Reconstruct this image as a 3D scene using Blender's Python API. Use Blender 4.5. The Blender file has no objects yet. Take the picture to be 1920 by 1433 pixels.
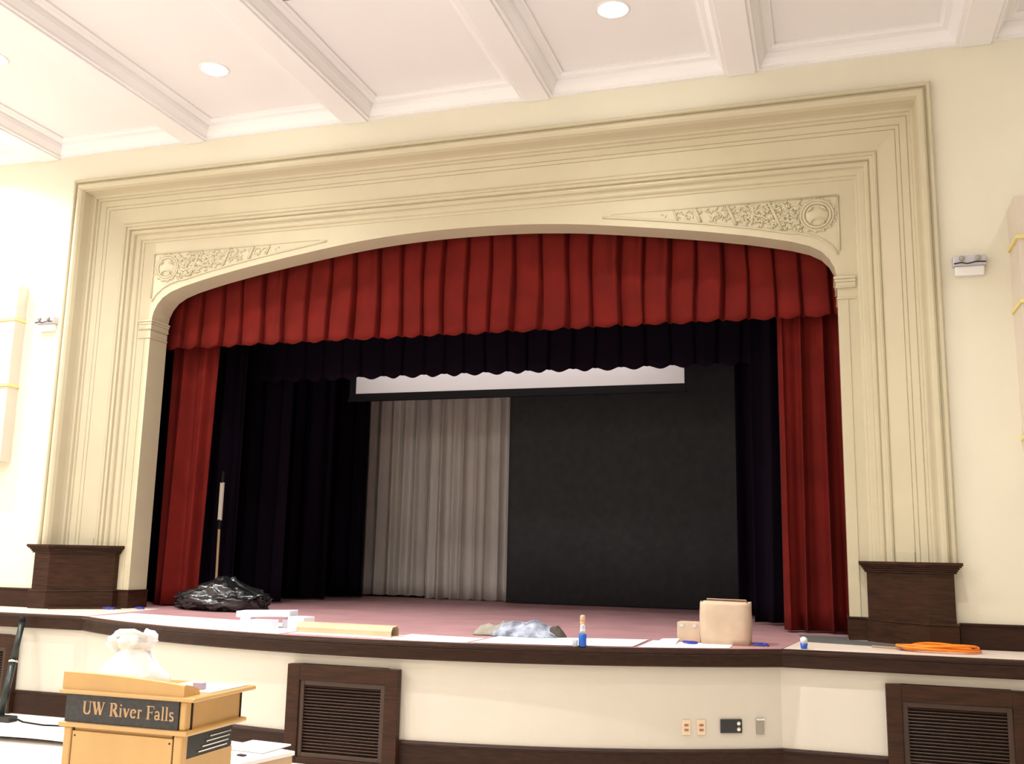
import bpy, bmesh, math, random
from mathutils import Vector, Matrix, noise
random.seed(7)
S=bpy.context.scene; COL=S.collection
PI=math.pi
# ------------------------------------------------------------ materials
def mat(name, col, rough=.6, metal=0, bump=0, bscale=30, var=0, vscale=4, spec=.5, sheen=0, emit=None, es=0, trans=0, coat=0, stretch=None, col2=None):
    m=bpy.data.materials.new(name); m.use_nodes=True; n=m.node_tree.nodes; l=m.node_tree.links
    b=n['Principled BSDF']; b.inputs['Base Color'].default_value=(*col,1); b.inputs['Roughness'].default_value=rough
    b.inputs['Metallic'].default_value=metal; b.inputs['Specular IOR Level'].default_value=spec
    if sheen: b.inputs['Sheen Weight'].default_value=sheen; b.inputs['Sheen Roughness'].default_value=.4; b.inputs['Sheen Tint'].default_value=(*[min(1,c*3+.1) for c in col],1)
    if coat: b.inputs['Coat Weight'].default_value=coat
    if trans: b.inputs['Transmission Weight'].default_value=trans
    if emit: b.inputs['Emission Color'].default_value=(*emit,1); b.inputs['Emission Strength'].default_value=es
    tc=n.new('ShaderNodeTexCoord'); src=tc.outputs['Object']
    if stretch:
        mp=n.new('ShaderNodeMapping'); mp.inputs['Scale'].default_value=stretch; l.new(src,mp.inputs['Vector']); src=mp.outputs['Vector']
    if var or col2:
        t=n.new('ShaderNodeTexNoise'); t.inputs['Scale'].default_value=vscale; t.inputs['Detail'].default_value=5; l.new(src,t.inputs['Vector'])
        r=n.new('ShaderNodeValToRGB'); r.color_ramp.elements[0].position=.35; r.color_ramp.elements[1].position=.68
        c2=col2 if col2 else [min(1,c*(1+var)) for c in col]; c1=col if col2 else [c*(1-var) for c in col]
        r.color_ramp.elements[0].color=(*c1,1); r.color_ramp.elements[1].color=(*c2,1)
        l.new(t.outputs['Fac'],r.inputs['Fac']); l.new(r.outputs['Color'],b.inputs['Base Color'])
    if bump:
        t=n.new('ShaderNodeTexNoise'); t.inputs['Scale'].default_value=bscale; t.inputs['Detail'].default_value=4; l.new(src,t.inputs['Vector'])
        bp=n.new('ShaderNodeBump'); bp.inputs['Strength'].default_value=bump; bp.inputs['Distance'].default_value=.01
        l.new(t.outputs['Fac'],bp.inputs['Height']); l.new(bp.outputs['Normal'],b.inputs['Normal'])
    return m
M={}
M['wall']=mat('wall_paint',(.80,.75,.61),.75,bump=.08,bscale=60,var=.015,vscale=1.5)
M['low']=mat('stage_front_paint',(.665,.605,.515),.7,bump=.06,bscale=60,var=.015,vscale=2)
M['case']=mat('casing_paint',(.58,.515,.36),.5,bump=.04,bscale=40,var=.02,vscale=3)
M['ceil']=mat('ceiling_paint',(.86,.83,.84),.8,bump=.03,bscale=60)
M['beam']=mat('beam_paint',(.88,.85,.86),.6)
M['wood']=mat('dark_stained_wood',(.024,.0095,.0045),.42,bump=.08,bscale=25,col2=(.050,.019,.009),vscale=6,stretch=(1,1,8),spec=.2)
M['woodh']=mat('dark_stained_trim',(.021,.0085,.005),.42,bump=.06,bscale=25,col2=(.042,.016,.008),vscale=6,stretch=(1,6,10),spec=.2)
M['slat']=mat('louvre_wood',(.05,.025,.016),.4,spec=.4)
M['void']=mat('vent_void',(.006,.004,.004),.9)
M['pink']=mat('stage_deck',(.40,.215,.225),.55,bump=.05,bscale=20,var=.10,vscale=2.5)
M['apron']=mat('apron_deck',(.72,.61,.52),.5,bump=.04,bscale=20,var=.04,vscale=3)
M['floor']=mat('hall_floor',(.82,.76,.70),.5,bump=.05,bscale=10,var=.03,vscale=1.5)
M['red']=mat('red_velvet',(.14,.0085,.0056),.8,sheen=.08,bump=.1,bscale=150,var=.15,vscale=3,spec=.15)
M['blk']=mat('black_drape',(.005,.002,.0068),.9,bump=.1,bscale=100,spec=.1)
M['white_drape']=mat('pale_drape',(.58,.54,.51),.8,bump=.08,bscale=80,var=.05,vscale=2,spec=.2)
M['grey_cloth']=mat('charcoal_backdrop',(.043,.045,.049),.85,bump=.08,bscale=60,var=.1,vscale=8,spec=.2)
M['screen']=mat('screen_fabric',(.92,.88,.88),.7)
M['blackmatte']=mat('matte_black',(.009,.008,.009),.7,spec=.2)
M['stagebox']=mat('stage_house_black',(.012,.010,.012),.9)
M['bag']=mat('black_plastic',(.008,.009,.010),.2,bump=.5,bscale=14,spec=.8)
M['foam']=mat('white_foam',(.72,.69,.76),.7,bump=.05,bscale=90)
M['paper']=mat('white_paper',(.9,.87,.84),.6,bump=.05,bscale=12)
M['card']=mat('cardboard',(.56,.40,.25),.7,bump=.08,bscale=40,var=.06,vscale=6)
M['cardw']=mat('pale_cardboard',(.55,.41,.30),.7,bump=.15,bscale=18,var=.08,vscale=6)
M['cardd']=mat('cardboard_shade',(.28,.17,.09),.8)  # dark tone paints the shade inside the open cartons
M['denim']=mat('grey_blue_cloth',(.11,.12,.16),.9,bump=.8,bscale=22,col2=(.46,.50,.60),vscale=11)  # noise tones put dark fold shade into the colour
M['khaki']=mat('grey_beige_cloth',(.30,.27,.22),.9,bump=.8,bscale=22,var=.2,vscale=9)
M['darkcloth']=mat('dark_cloth',(.07,.055,.045),.9,bump=.4,bscale=60)
M['lect']=mat('maple_laminate',(.66,.40,.15),.35,bump=.03,bscale=30,var=.07,vscale=3,stretch=(1,1,.3),coat=.2)
M['lectside']=mat('maple_side',(.62,.37,.13),.35,bump=.03,bscale=30,var=.08,vscale=3,stretch=(1,1,.3),coat=.2)
M['sign']=mat('sign_panel_charcoal',(.035,.035,.037),.4,bump=.1,bscale=200,var=.3,vscale=60)
M['gold']=mat('tan_letters',(.52,.33,.17),.4)
M['gap']=mat('shadow_gap',(.03,.012,.006),.8)
M['chrome']=mat('chrome',(.85,.83,.78),.15,metal=1)
M['blackgloss']=mat('black_rack_metal',(.02,.02,.02),.25)
M['pbag']=mat('white_plastic_bag',(.92,.92,.93),.4,bump=.3,bscale=25)
M['green']=mat('green_black_metal',(.022,.03,.026),.35,metal=.3)
M['blue']=mat('blue_plastic',(.01,.10,.48),.3)
M['dblue']=mat('navy_blue_tape',(.02,.03,.32),.4)
M['clear']=mat('clear_plastic',(.85,.85,.9),.1,trans=.6)
M['orange']=mat('orange_cord',(.95,.25,.01),.4)
M['plug']=mat('grey_plug',(.3,.2,.2),.5)
M['ivory']=mat('ivory_plate',(.80,.62,.45),.4)
M['socket']=mat('brown_socket',(.36,.16,.06),.5)
M['steel']=mat('brushed_plate',(.36,.33,.27),.4,metal=.3)
M['lamp']=mat('lamp_lens',(1,.95,.9),.4,emit=(1,.95,.9),es=40)
M['white']=mat('white_enamel',(.85,.83,.82),.4)
M['lav']=mat('grey_white_plastic',(.56,.53,.57),.5)
M['mauve']=mat('mauve_paper_tab',(.45,.37,.47),.6)
M['tape']=mat('yellow_tape',(.80,.68,.25),.5)
M['wrap']=mat('milky_plastic_wrap',(.68,.59,.50),.3,bump=.6,bscale=8,coat=.3)
M['mat']=mat('dark_grey_mat',(.10,.10,.095),.9,bump=.3,bscale=100)
M['pale']=mat('pale_lit_slit',(.70,.62,.52),.4)  # lit tone of the curtain slit put into the colour
M['tan']=mat('tan_slit_cable',(.42,.27,.15),.5)  # lower tone of the curtain slit strip, also the cord tail
# ------------------------------------------------------------ mesh helpers
class MB:
    def __init__(s): s.v=[]; s.f=[]
    def add(s,vs,fs,T=None):
        o=len(s.v)
        for v in vs: s.v.append(tuple(T@Vector(v)) if T else tuple(v))
        s.f+= [tuple(i+o for i in f) for f in fs]; return s
    def box(s,x0,x1,y0,y1,z0,z1,T=None):
        return s.add([(x0,y0,z0),(x1,y0,z0),(x1,y1,z0),(x0,y1,z0),(x0,y0,z1),(x1,y0,z1),(x1,y1,z1),(x0,y1,z1)],
          [(0,3,2,1),(4,5,6,7),(0,1,5,4),(1,2,6,5),(2,3,7,6),(3,0,4,7)],T)
    def prism(s,poly,z0,z1,T=None):
        n=len(poly); vs=[(x,y,z0) for x,y in poly]+[(x,y,z1) for x,y in poly]
        fs=[tuple(range(n-1,-1,-1)),tuple(range(n,2*n))]+[(i,(i+1)%n,n+(i+1)%n,n+i) for i in range(n)]
        return s.add(vs,fs,T)
    def tube(s,pts,r,n=10,cap=True,T=None):
        pts=[Vector(p) for p in pts]; rs=r if isinstance(r,(list,tuple)) else [r]*len(pts)
        vs=[];up=None
        for i,p in enumerate(pts):
            d=(pts[min(i+1,len(pts)-1)]-pts[max(i-1,0)]).normalized()
            if up is None: up=d.orthogonal().normalized()
            else: up=(up-d*up.dot(d)).normalized()
            w=d.cross(up)
            for k in range(n):
                a=2*PI*k/n; vs.append(p+(up*math.cos(a)+w*math.sin(a))*rs[i])
        fs=[]
        for i in range(len(pts)-1):
            for k in range(n): fs.append((i*n+k,i*n+(k+1)%n,(i+1)*n+(k+1)%n,(i+1)*n+k))
        if cap: fs+= [tuple(range(n-1,-1,-1)),tuple(range((len(pts)-1)*n,len(pts)*n))]
        return s.add(vs,fs,T)
    def lathe(s,prof,c=(0,0,0),n=24,T=None):
        vs=[];fs=[]
        for r,z in prof:
            for k in range(n):
                a=2*PI*k/n; vs.append((c[0]+r*math.cos(a),c[1]+r*math.sin(a),c[2]+z))
        for i in range(len(prof)-1):
            for k in range(n): fs.append((i*n+k,i*n+(k+1)%n,(i+1)*n+(k+1)%n,(i+1)*n+k))
        fs+= [tuple(range(n-1,-1,-1)),tuple(range((len(prof)-1)*n,len(prof)*n))]
        return s.add(vs,fs,T)
    def ell(s,c,r,nu=12,nv=8,T=None,fn=None):
        vs=[];fs=[]
        for j in range(nv+1):
            th=PI*j/nv
            for i in range(nu):
                ph=2*PI*i/nu; d=Vector((math.sin(th)*math.cos(ph),math.sin(th)*math.sin(ph),math.cos(th)))
                k=fn(d) if fn else 1
                vs.append((c[0]+r[0]*d.x*k,c[1]+r[1]*d.y*k,c[2]+r[2]*d.z*k))
        for j in range(nv):
            for i in range(nu): fs.append((j*nu+i,(j+1)*nu+i,(j+1)*nu+(i+1)%nu,j*nu+(i+1)%nu))
        return s.add(vs,fs,T)
    def grid(s,P):   # P[i][j] points
        a=len(P);b=len(P[0]); vs=[p for r in P for p in r]
        return s.add(vs,[(i*b+j,(i+1)*b+j,(i+1)*b+j+1,i*b+j+1) for i in range(a-1) for j in range(b-1)])
def obj(name,mb,m,parent=None,smooth=False,bevel=0,solid=0,label=None,merge=True):
    off=parent.matrix_world.translation.copy() if parent else Vector((0,0,0))
    if parent: 
        off=Vector((0,0,0)); q=parent
        while q: off+=Vector(q.location); q=q.parent
    me=bpy.data.meshes.new(name); me.from_pydata([tuple(Vector(v)-off) for v in mb.v],[],mb.f)
    bm=bmesh.new(); bm.from_mesh(me)
    if merge: bmesh.ops.remove_doubles(bm,verts=bm.verts,dist=1e-5)
    bmesh.ops.recalc_face_normals(bm,faces=bm.faces); bm.to_mesh(me); bm.free()
    o=bpy.data.objects.new(name,me); COL.objects.link(o); me.materials.append(m)
    if smooth:
        for p in me.polygons: p.use_smooth=True
    if parent: o.parent=parent
    if solid:
        k=o.modifiers.new('solid','SOLIDIFY'); k.thickness=solid; k.offset=0
    if bevel:
        k=o.modifiers.new('bevel','BEVEL'); k.width=bevel; k.segments=2; k.limit_method='ANGLE'; k.angle_limit=.7
    if label: o['label']=label
    return o
def tag(o,label,cat,group=None):
    o['label']=label; o['category']=cat
    if group: o['group']=group
    return o
def thing(name,loc,label,cat,group=None):
    o=bpy.data.objects.new(name,None); o.empty_display_size=.1; COL.objects.link(o); o.location=loc; return tag(o,label,cat,group)
def struct(name,mb,m,**k):
    o=obj(name,mb,m,**k); o['kind']='structure'; return o
def dup(root,loc,label=None):
    r=root.copy(); COL.objects.link(r); r.location=loc
    if label: r['label']=label
    for ch in list(root.children):
        c=ch.copy(); COL.objects.link(c); c.parent=r
        for g in list(ch.children):
            d=g.copy(); COL.objects.link(d); d.parent=c
    return r
def miter(path,closed=False):   # left-hand normals with mitre length in plan
    out=[]
    n=len(path)
    for i in range(n):
        def nrm(a,b):
            d=(Vector(b)-Vector(a)).normalized(); return Vector((d.y,-d.x))
        a=nrm(path[i-1],path[i]) if i>0 or closed else None
        b=nrm(path[i],path[(i+1)%n]) if i<n-1 or closed else None
        if a is None: out.append(b)
        elif b is None: out.append(a)
        else:
            m=(a+b).normalized(); out.append(m/max(.3,m.dot(a)))
    return out
def sweep(mb,path,prof,caps=True): # prof: (outward offset, z) along plan path; outward = right of travel direction
    nr=miter(path); P=[[(p[0]+n.x*o,p[1]+n.y*o,z) for o,z in prof] for p,n in zip(path,nr)]
    k=len(prof); vs=[q for r in P for q in r]; fs=[]
    for i in range(len(P)-1):
        for j in range(k): fs.append((i*k+j,(i+1)*k+j,(i+1)*k+(j+1)%k,i*k+(j+1)%k))
    if caps: fs+=[tuple(range(k)),tuple(range((len(P)-1)*k+k-1,(len(P)-1)*k-1,-1))]
    return mb.add(vs,fs)

# ------------------------------------------------------------ room shell
XW=9.2; YB=-14.0; ZC=6.62; ST=1.0
# wall_front around the proscenium casing (casing outer: half width 4.84, top 6.10)
struct('wall_front_left',MB().box(-XW,-4.80,0,.5,0,6.9),M['wall'])
struct('wall_front_right',MB().box(4.80,XW,0,.5,0,6.9),M['wall'])
struct('wall_front_top',MB().box(-4.80,4.80,0,.5,6.06,6.9),M['wall'])
struct('wall_left',MB().box(-XW-.2,-XW,YB,.5,0,6.9),M['wall'])
struct('wall_right',MB().box(XW,XW+.2,YB,.5,0,6.9),M['wall'])
struct('wall_back',MB().box(-XW-.2,XW+.2,YB-.2,YB,0,6.9),M['wall'])
struct('floor',MB().box(-XW-.2,XW+.2,YB-.2,.5,-.2,0),M['floor'])
struct('ceiling',MB().box(-XW,XW,YB,0,ZC,ZC+.25),M['ceil'])
# beams running towards the audience, spacing 2.1
tn=1
centres=[1.035+2.105*k for k in range(-4,4)]
for c in centres:
    b=MB().box(c-.135,c+.135,YB,0,6.415,ZC+.02)
    struct('trim_%d'%tn,b,M['beam'],bevel=.008); tn+=1
# stepped crown moulding round each ceiling panel: one trim per bay
prof=[(0,6.435),(.035,6.435),(.035,6.465),(.05,6.475),(.085,6.52),(.10,6.56),(.10,6.575),(.15,6.58),(.17,6.595),(.19,6.60),(.19,ZC+.01),(0,ZC+.01)]
for i in range(len(centres)-1):
    x0=centres[i]+.135; x1=centres[i+1]-.135
    ring=[(x0,YB),(x0,0),(x1,0),(x1,YB)]
    b=MB(); sweep(b,ring,prof); struct('trim_%d'%tn,b,M['beam']); tn+=1

# ------------------------------------------------------------ arch outline
half=[(0,5.262),(.5,5.255),(1,5.228),(1.5,5.177),(2,5.105),(2.5,5.033),(3,4.945),(3.3,4.882),(3.55,4.822),(3.72,4.765),(3.83,4.70),(3.90,4.62),(3.945,4.53),(3.965,4.43)]
def arch_z(x):
    x=abs(x)
    for (a,za),(b,zb) in zip(half,half[1:]):
        if x<=b: return za+(zb-za)*(x-a)/(b-a)
    return 4.43
xs=[]
for (a,za),(b,zb) in zip(half,half[1:]):
    n=max(1,int((b-a)/.08))
    for k in range(n): xs.append(a+(b-a)*k/n)
xs.append(3.965)
def smz(x):
    if abs(x)>3.4: return arch_z(x)
    return sum(arch_z(x+d) for d in(-.3,-.15,0,.15,.3))/5 if abs(x)<3.1 else (arch_z(x-.1)+arch_z(x)+arch_z(x+.1))/3
outline=[(-x,smz(x)) for x in reversed(xs)]+[(x,smz(x)) for x in xs[1:]]
YF=.48; YR=.80; JX=3.965
prosc=thing('proscenium_arch',(0,.3,ST),'cream painted proscenium surround with splayed mouldings and low pointed arch framing the stage','proscenium')
# arch face plate: front, soffit, jambs
a=MB(); TOP=5.46; OX=4.22
vs=[];n=len(outline)
A=[(-JX,ST)]+outline+[(JX,ST)]
O=[(-OX,ST)]+[(-OX,outline[0][1])]+[(x,TOP) for x,z in outline[1:-1]]+[(OX,outline[-1][1])]+[(OX,ST)]
def quad(mb,p,q,r,s_): mb.add([p,q,r,s_],[(0,1,2,3)])
for y in (YF,YR):
    for i in range(len(A)-1):
        quad(a,(A[i][0],y,A[i][1]),(A[i+1][0],y,A[i+1][1]),(O[i+1][0],y,O[i+1][1]),(O[i][0],y,O[i][1]))
    for sgn in (-1,1):
        p=outline[0] if sgn<0 else outline[-1]; q=outline[1] if sgn<0 else outline[-2]
        a.add([(sgn*OX,y,p[1]),(sgn*OX,y,TOP),(q[0],y,TOP)],[(0,1,2)])
for i in range(len(A)-1):
    quad(a,(A[i][0],YF,A[i][1]),(A[i+1][0],YF,A[i+1][1]),(A[i+1][0],YR,A[i+1][1]),(A[i][0],YR,A[i][1]))
quad(a,(-OX,YF,TOP),(OX,YF,TOP),(OX,YR,TOP),(-OX,YR,TOP))
for sx in(-1,1): quad(a,(sx*OX,YF,ST),(sx*OX,YF,TOP),(sx*OX,YR,TOP),(sx*OX,YR,ST))
obj('arch_face',a,M['case'],prosc)
# casing: profile swept round three sides.  (inward offset, y)
CP=[(0,.06),(0,-.055),(.012,-.07),(.032,-.07),(.040,-.052),(.040,-.035),(.052,-.035),(.060,-.055),(.078,-.068),(.100,-.064),(.122,-.045),(.138,-.005),(.142,.05),(.146,.10),(.156,.14),(.172,.155),(.176,.19),(.192,.198),(.198,.215),
    (.205,.21),(.262,.238),(.265,.247),(.270,.241),(.300,.252),(.303,.262),(.308,.256),(.455,.325),(.475,.335),(.480,.32),(.497,.316),(.507,.322),(.510,.345),(.538,.352),(.542,.385),(.556,.375),(.575,.375),(.590,.39),(.597,.425),(.640,.43),(.652,.44),(.660,.462),(.685,.468),(.690,YF+.005)]
PZ=1.66
def casing(prof):
    mb=MB(); W0=4.84; T0=6.10
    P=[]
    for o,y in prof:
        P.append([(-(W0-o),y,PZ),(-(W0-o),y,T0-o),((W0-o),y,T0-o),((W0-o),y,PZ)])
    vs=[p for r in P for p in r]; fs=[]
    for i in range(len(P)-1):
        for j in range(3): fs.append((i*4+j,i*4+j+1,(i+1)*4+j+1,(i+1)*4+j))
    mb.add(vs,fs); return mb
def seg(a,b): return [p for p in CP if a-1e-6<=p[0]<=b+1e-6]
obj('outer_moulding',casing(CP[:19]),M['case'],prosc)
obj('splayed_panel',casing(CP[18:28]),M['case'],prosc)
obj('inner_moulding',casing(CP[27:]),M['case'],prosc)
# small raised rails closing the splay panels at the foot
for sx in(-1,1):
    b=MB(); y0=lambda o:.21+(o-.205)*.46
    pts=[(4.84-.31,.262),(4.84-.45,.328),(4.84-.45,.345),(4.84-.31,.28)]
    dn=Vector((-.46,-1)).normalized()*.010
    poly=[(sx*(4.84-.31),.258),(sx*(4.84-.452),.325),(sx*(4.84-.452+dn.x*1),.325+dn.y),(sx*(4.84-.31+dn.x),.258+dn.y)]
    b.prism(poly,PZ,1.80); obj('panel_rail',b,M['case'],prosc)
# imposts: moulded bands on the jambs
for sx in(-1,1):
    b=MB()
    def band(z0,z1,p):
        b.box(*sorted((sx*(JX-p),sx*4.135)),YF-p,YR+.0,z0,z1)
    band(4.405,4.43,.032); band(4.375,4.405,.022); band(4.33,4.375,.014); band(4.315,4.33,.02)
    band(4.205,4.222,.012)
    obj('impost',b,M['case'],prosc,bevel=.004)
    b=MB(); b.box(*sorted((sx*4.045,sx*4.062)),YF-.008,YF+.01,1.2,4.2)
    obj('jamb_bead',b,M['case'],prosc)
# spandrel carvings
def spandrel(sx):
    root=None
    b=MB()
    # groove border along arch, top, outer side
    low=[(x,smz(x)+.085) for x in [1.63+.1*k for k in range(20)]]+[(3.62,4.905),(3.74,4.87),(3.84,4.82),(3.93,4.745),(3.985,4.66)]
    pts=[(sx*x,YF-.004,z) for x,z in low]
    b.tube(pts,.011,6)
    b.tube([(sx*1.72,YF-.002,5.262),(sx*2.4,YF-.004,5.262),(sx*3.99,YF-.004,5.262)],[.002,.006,.009],6)
    b.tube([(sx*4.0,YF-.004,5.262),(sx*4.0,YF-.004,4.70)],.011,6)
    root=obj('spandrel_carving',b,M['case'],prosc,smooth=True)
    def inside(x,z,mg=.02): return z<5.25-mg*.5 and z>smz(x)+.10+mg and x<3.98
    # medallion
    mc=Vector((3.80,0,5.075)); m=MB()
    for R,r in((.155,.013),(.128,.016)):
        m.tube([(sx*(mc.x+R*math.cos(t)),YF-.006,mc.z+R*math.sin(t)) for t in [2*PI*k/28 for k in range(29)]],r,6,cap=False)
    m.ell((sx*mc.x,YF,mc.z),(.115,.03,.115),20,10)
    m.tube([(sx*(mc.x+.065*math.cos(t)),YF-.03,mc.z-.09+.05*math.sin(t)) for t in [PI*k/8 for k in range(9)]],.010,5)
    for s2 in(-1,1):
        m.tube([(sx*(mc.x+s2*.035),YF-.036,mc.z+.075),(sx*(mc.x+s2*.062),YF-.040,mc.z+.062),(sx*(mc.x+s2*.09),YF-.024,mc.z+.035)],[.006,.013,.005],6)
    obj('medallion',m,M['case'],root,smooth=True)
    # diagonal ribs
    for x in (3.34,2.93,2.60,2.38):
        zb=smz(x+.10)+.105; h=5.245-zb
        if h<.02: continue
        wdt=.018 if x>2.5 else .010
        r=MB().tube([(sx*(x),YF-.006,5.248),(sx*(x+h*.42),YF-.008,zb)],wdt,6)
        obj('carved_rib',r,M['case'],root,smooth=True)
    # leaves
    rnd=random.Random(11); L=MB()
    for k in range(520):
        x=2.15+ (rnd.random()**.62)*1.50; z=4.92+rnd.random()*.33
        if not inside(x,z): continue
        if any(abs((x-xr)-(5.248-z)*.42)<.022 for xr in (3.34,2.93,2.60)): continue
        if (x-mc.x)**2+(z-mc.z)**2<.18**2: continue
        ang=rnd.choice([.5,.8,2.2,-.4,1.2])+rnd.uniform(-.4,.4); sz=min(1,.45+(x-2.1)*.5)
        T=Matrix.Translation((sx*x,YF-.002,z))@Matrix.Rotation(-ang*sx,4,'Y')
        L.ell((0,0,0),(.036*sz,.020*sz,.0115*sz),6,4,T)
    for ang in range(0,360,24):
        t=math.radians(ang); x=mc.x+.178*math.cos(t); z=mc.z+.17*math.sin(t)
        if x<3.985 and z<5.25 and z>smz(x)+.1:
            L.ell((0,0,0),(.024,.016,.012),6,4,Matrix.Translation((sx*x,YF-.002,z))@Matrix.Rotation(-(t+1.2)*sx,4,'Y'))
    obj('carved_leaves',L,M['case'],root,smooth=True,merge=False)
spandrel(1); spandrel(-1)

# ------------------------------------------------------------ stage house, deck, front
s=MB(); D=6.6; SX=7.2; SZ=7.4
s.box(-SX,SX,D,D+.15,ST-.05,SZ); 
struct('wall_backstage_rear',s,M['stagebox'])
struct('wall_backstage_left',MB().box(-SX-.15,-SX,.5,D+.15,ST-.05,SZ),M['stagebox'])
struct('wall_backstage_right',MB().box(SX,SX+.15,.5,D+.15,ST-.05,SZ),M['stagebox'])
struct('ceiling_backstage',MB().box(-SX-.15,SX+.15,.5,D+.15,SZ,SZ+.15),M['stagebox'])
struct('wall_proscenium_rear',MB().box(-SX,-4.21,.5,.8,ST,SZ).box(4.21,SX,.5,.8,ST,SZ).box(-4.21,4.21,.5,.8,5.45,SZ),M['stagebox'])
# front edge in plan
YE=-.88; CX=3.42; sag=.93; R=(CX*CX+sag*sag)/(2*sag); cy=YE-sag+R; ph=math.asin(CX/R)
arc=[(R*math.sin(-ph+2*ph*k/36),cy-R*math.cos(-ph+2*ph*k/36)) for k in range(37)]
edge=[(-XW,YE)]+arc+[(XW,YE)]
# deck: pink between the arch pedestals and out to the bow; apron wings pale
inner=[(x,y) for x,y in arc]
def off(path,o):
    return [(p[0]+n.x*o,p[1]+n.y*o) for p,n in zip(path,miter(path))]
e2=off(edge,-.03)
bow=e2[1:-1]
deck=MB(); deck.prism(bow+[(3.60,.60),(SX,.60),(SX,D),(-SX,D),(-SX,.60),(-3.60,.60)],.90,ST)
struct('floor_stage_deck',deck,M['pink'])
ap=MB()
ap.prism([(3.42,YE+.03),(XW,YE+.03),(XW,.0),(4.85,.0),(4.85,.60),(3.60,.60)],.90,ST-.001)
struct('floor_apron_right',ap,M['apron'])
ap=MB()
ap.prism([(-3.42,YE+.03),(-3.60,.60),(-4.85,.60),(-4.85,.0),(-XW,.0),(-XW,YE+.03)],.90,ST-.001)
struct('floor_apron_left',ap,M['apron'])
# nosing and fascia
tr=MB(); sweep(tr,edge,[(-.06,ST-.001),(-.012,ST-.001),(.004,ST-.008),(.010,ST-.022),(.004,ST-.038),(-.010,ST-.046),(-.014,ST-.056),(-.014,.868),(-.022,.858),(-.09,.858),(-.09,.90)])
struct('trim_stage_edge',tr,M['woodh'],smooth=False)
sw=MB(); sweep(sw,edge,[(-.075,0),(-.075,.91),(-.16,.91),(-.16,0)])
struct('wall_stage_front',sw,M['low'])
bb=MB(); sweep(bb,edge,[(-.05,.0),(-.05,.195),(-.045,.20),(-.042,.215),(-.052,.228),(-.076,.232),(-.076,0)])
struct('baseboard_stage_front',bb,M['woodh'])
# wall baseboards on the apron
bp=[(0,ST),(-.0,ST)]
for sx,nm in((-1,'left'),(1,'right')):
    b=MB(); b.box(*sorted((sx*4.83,sx*XW)),-.025,0,ST-.001,1.19); b.box(*sorted((sx*4.83,sx*XW)),-.032,0,1.19,1.212)
    struct('baseboard_'+nm,b,M['woodh'],bevel=.004)
    b=MB(); b.box(*sorted((sx*(JX-.018),sx*4.16)),YF-.02,YR+.01,ST,1.19); b.box(*sorted((sx*(JX-.024),sx*4.16)),YF-.026,YR+.012,1.19,1.208)
    struct('baseboard_jamb_'+nm,b,M['wood'],bevel=.003)
# pedestals
def pedestal(sx,label):
    p=thing('pedestal',(sx*4.6,.1,ST),label,'pedestal')
    base=[(4.80,.0),(4.80,-.115),(4.59,-.115),(4.125,.40),(4.125,.478)]
    if sx<0: base=[(-x,y) for x,y in base][::-1]
    path=base[::-1] if sx>0 else base[::-1]
    # direction so that outward is to the right of travel
    def ring(o): 
        q=base
        nr=miter(q); c=Vector((sx*4.5,.25))
        out=[]
        for pt,nn in zip(q,nr):
            v=Vector(pt)-c
            sgn=1 if nn.dot(v)>0 else -1
            out.append((pt[0]+nn.x*o*sgn,pt[1]+nn.y*o*sgn))
        # keep ends on the wall lines
        out[0]=(out[0][0],base[0][1]); out[-1]=(out[-1][0],base[-1][1])
        return out
    back=[(sx*4.14,.46),(sx*4.60,.20),(sx*4.70,.0)]
    if sx<0: back=back[::-1]
    obj('body',MB().prism(ring(0)+([] if 1 else back),ST,1.64),M['wood'],p)
    c=MB(); c.prism(ring(.020),1.615,1.632); c.prism(ring(.030),1.632,1.650); c.prism(ring(.042),1.650,1.668); c.prism(ring(.058),1.668,1.682); c.prism(ring(.068),1.682,1.71)
    obj('cap',c,M['wood'],p,bevel=.004)
    c=MB(); c.prism(ring(.018),ST,1.185); c.prism(ring(.024),1.185,1.205); 
    obj('base_board',c,M['wood'],p,bevel=.004)
    if sx<0:
        pl=MB(); pl.prism([(-4.50,-.16),(-3.90,.30),(-3.96,.36),(-4.56,-.10)],ST,1.025)
        obj('foot_strip',pl,M['wood'],p)
    return p
pedestal(-1,'dark wood pedestal under the left foot of the cream surround, left of the trash bag')
pedestal(1,'dark wood pedestal under the right foot of the cream surround, behind the orange cord')

# ------------------------------------------------------------ vents
def vent(x,y,label):
    v=thing('floor_vent',(x,y,0),label,'vent','wooden louvred vents in the stage front')
    f=MB(); o=.5; i=.385; T=.775; t=.652
    for a in ((-o,-i,0,T),(i,o,0,T)): f.box(x+a[0],x+a[1],y-.045,y+.02,a[2],a[3])
    f.box(x-i,x+i,y-.045,y+.02,t,T); f.box(x-i,x+i,y-.045,y+.02,0,.05)
    obj('frame',f,M['wood'],v,bevel=.004)
    g=MB(); j=.345
    g.box(x-i,x-j,y-.03,y+.02,.05,t); g.box(x+j,x+i,y-.03,y+.02,.05,t); g.box(x-j,x+j,y-.03,y+.02,.612,t); g.box(x-j,x+j,y-.03,y+.02,.05,.085)
    obj('inner_frame',g,M['slat'],v,bevel=.004)
    obj('backing',MB().box(x-.40,x+.40,y+.012,y+.022,.05,.66),M['void'],v)
    n=21
    for k in range(n):
        z=.10+k*(.60-.10)/(n-1)
        T_=Matrix.Translation((x,y-.008,z))@Matrix.Rotation(math.radians(-38),4,'X')
        obj('slat',MB().box(-j,j,-.012,.012,-.003,.003,T_),M['slat'],v)
    return v
vent(0,-1.762,'dark wooden louvred vent in the middle of the bowed stage front')
vent(4.685,-.83,'dark wooden louvred vent at the right end of the stage front')
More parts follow.
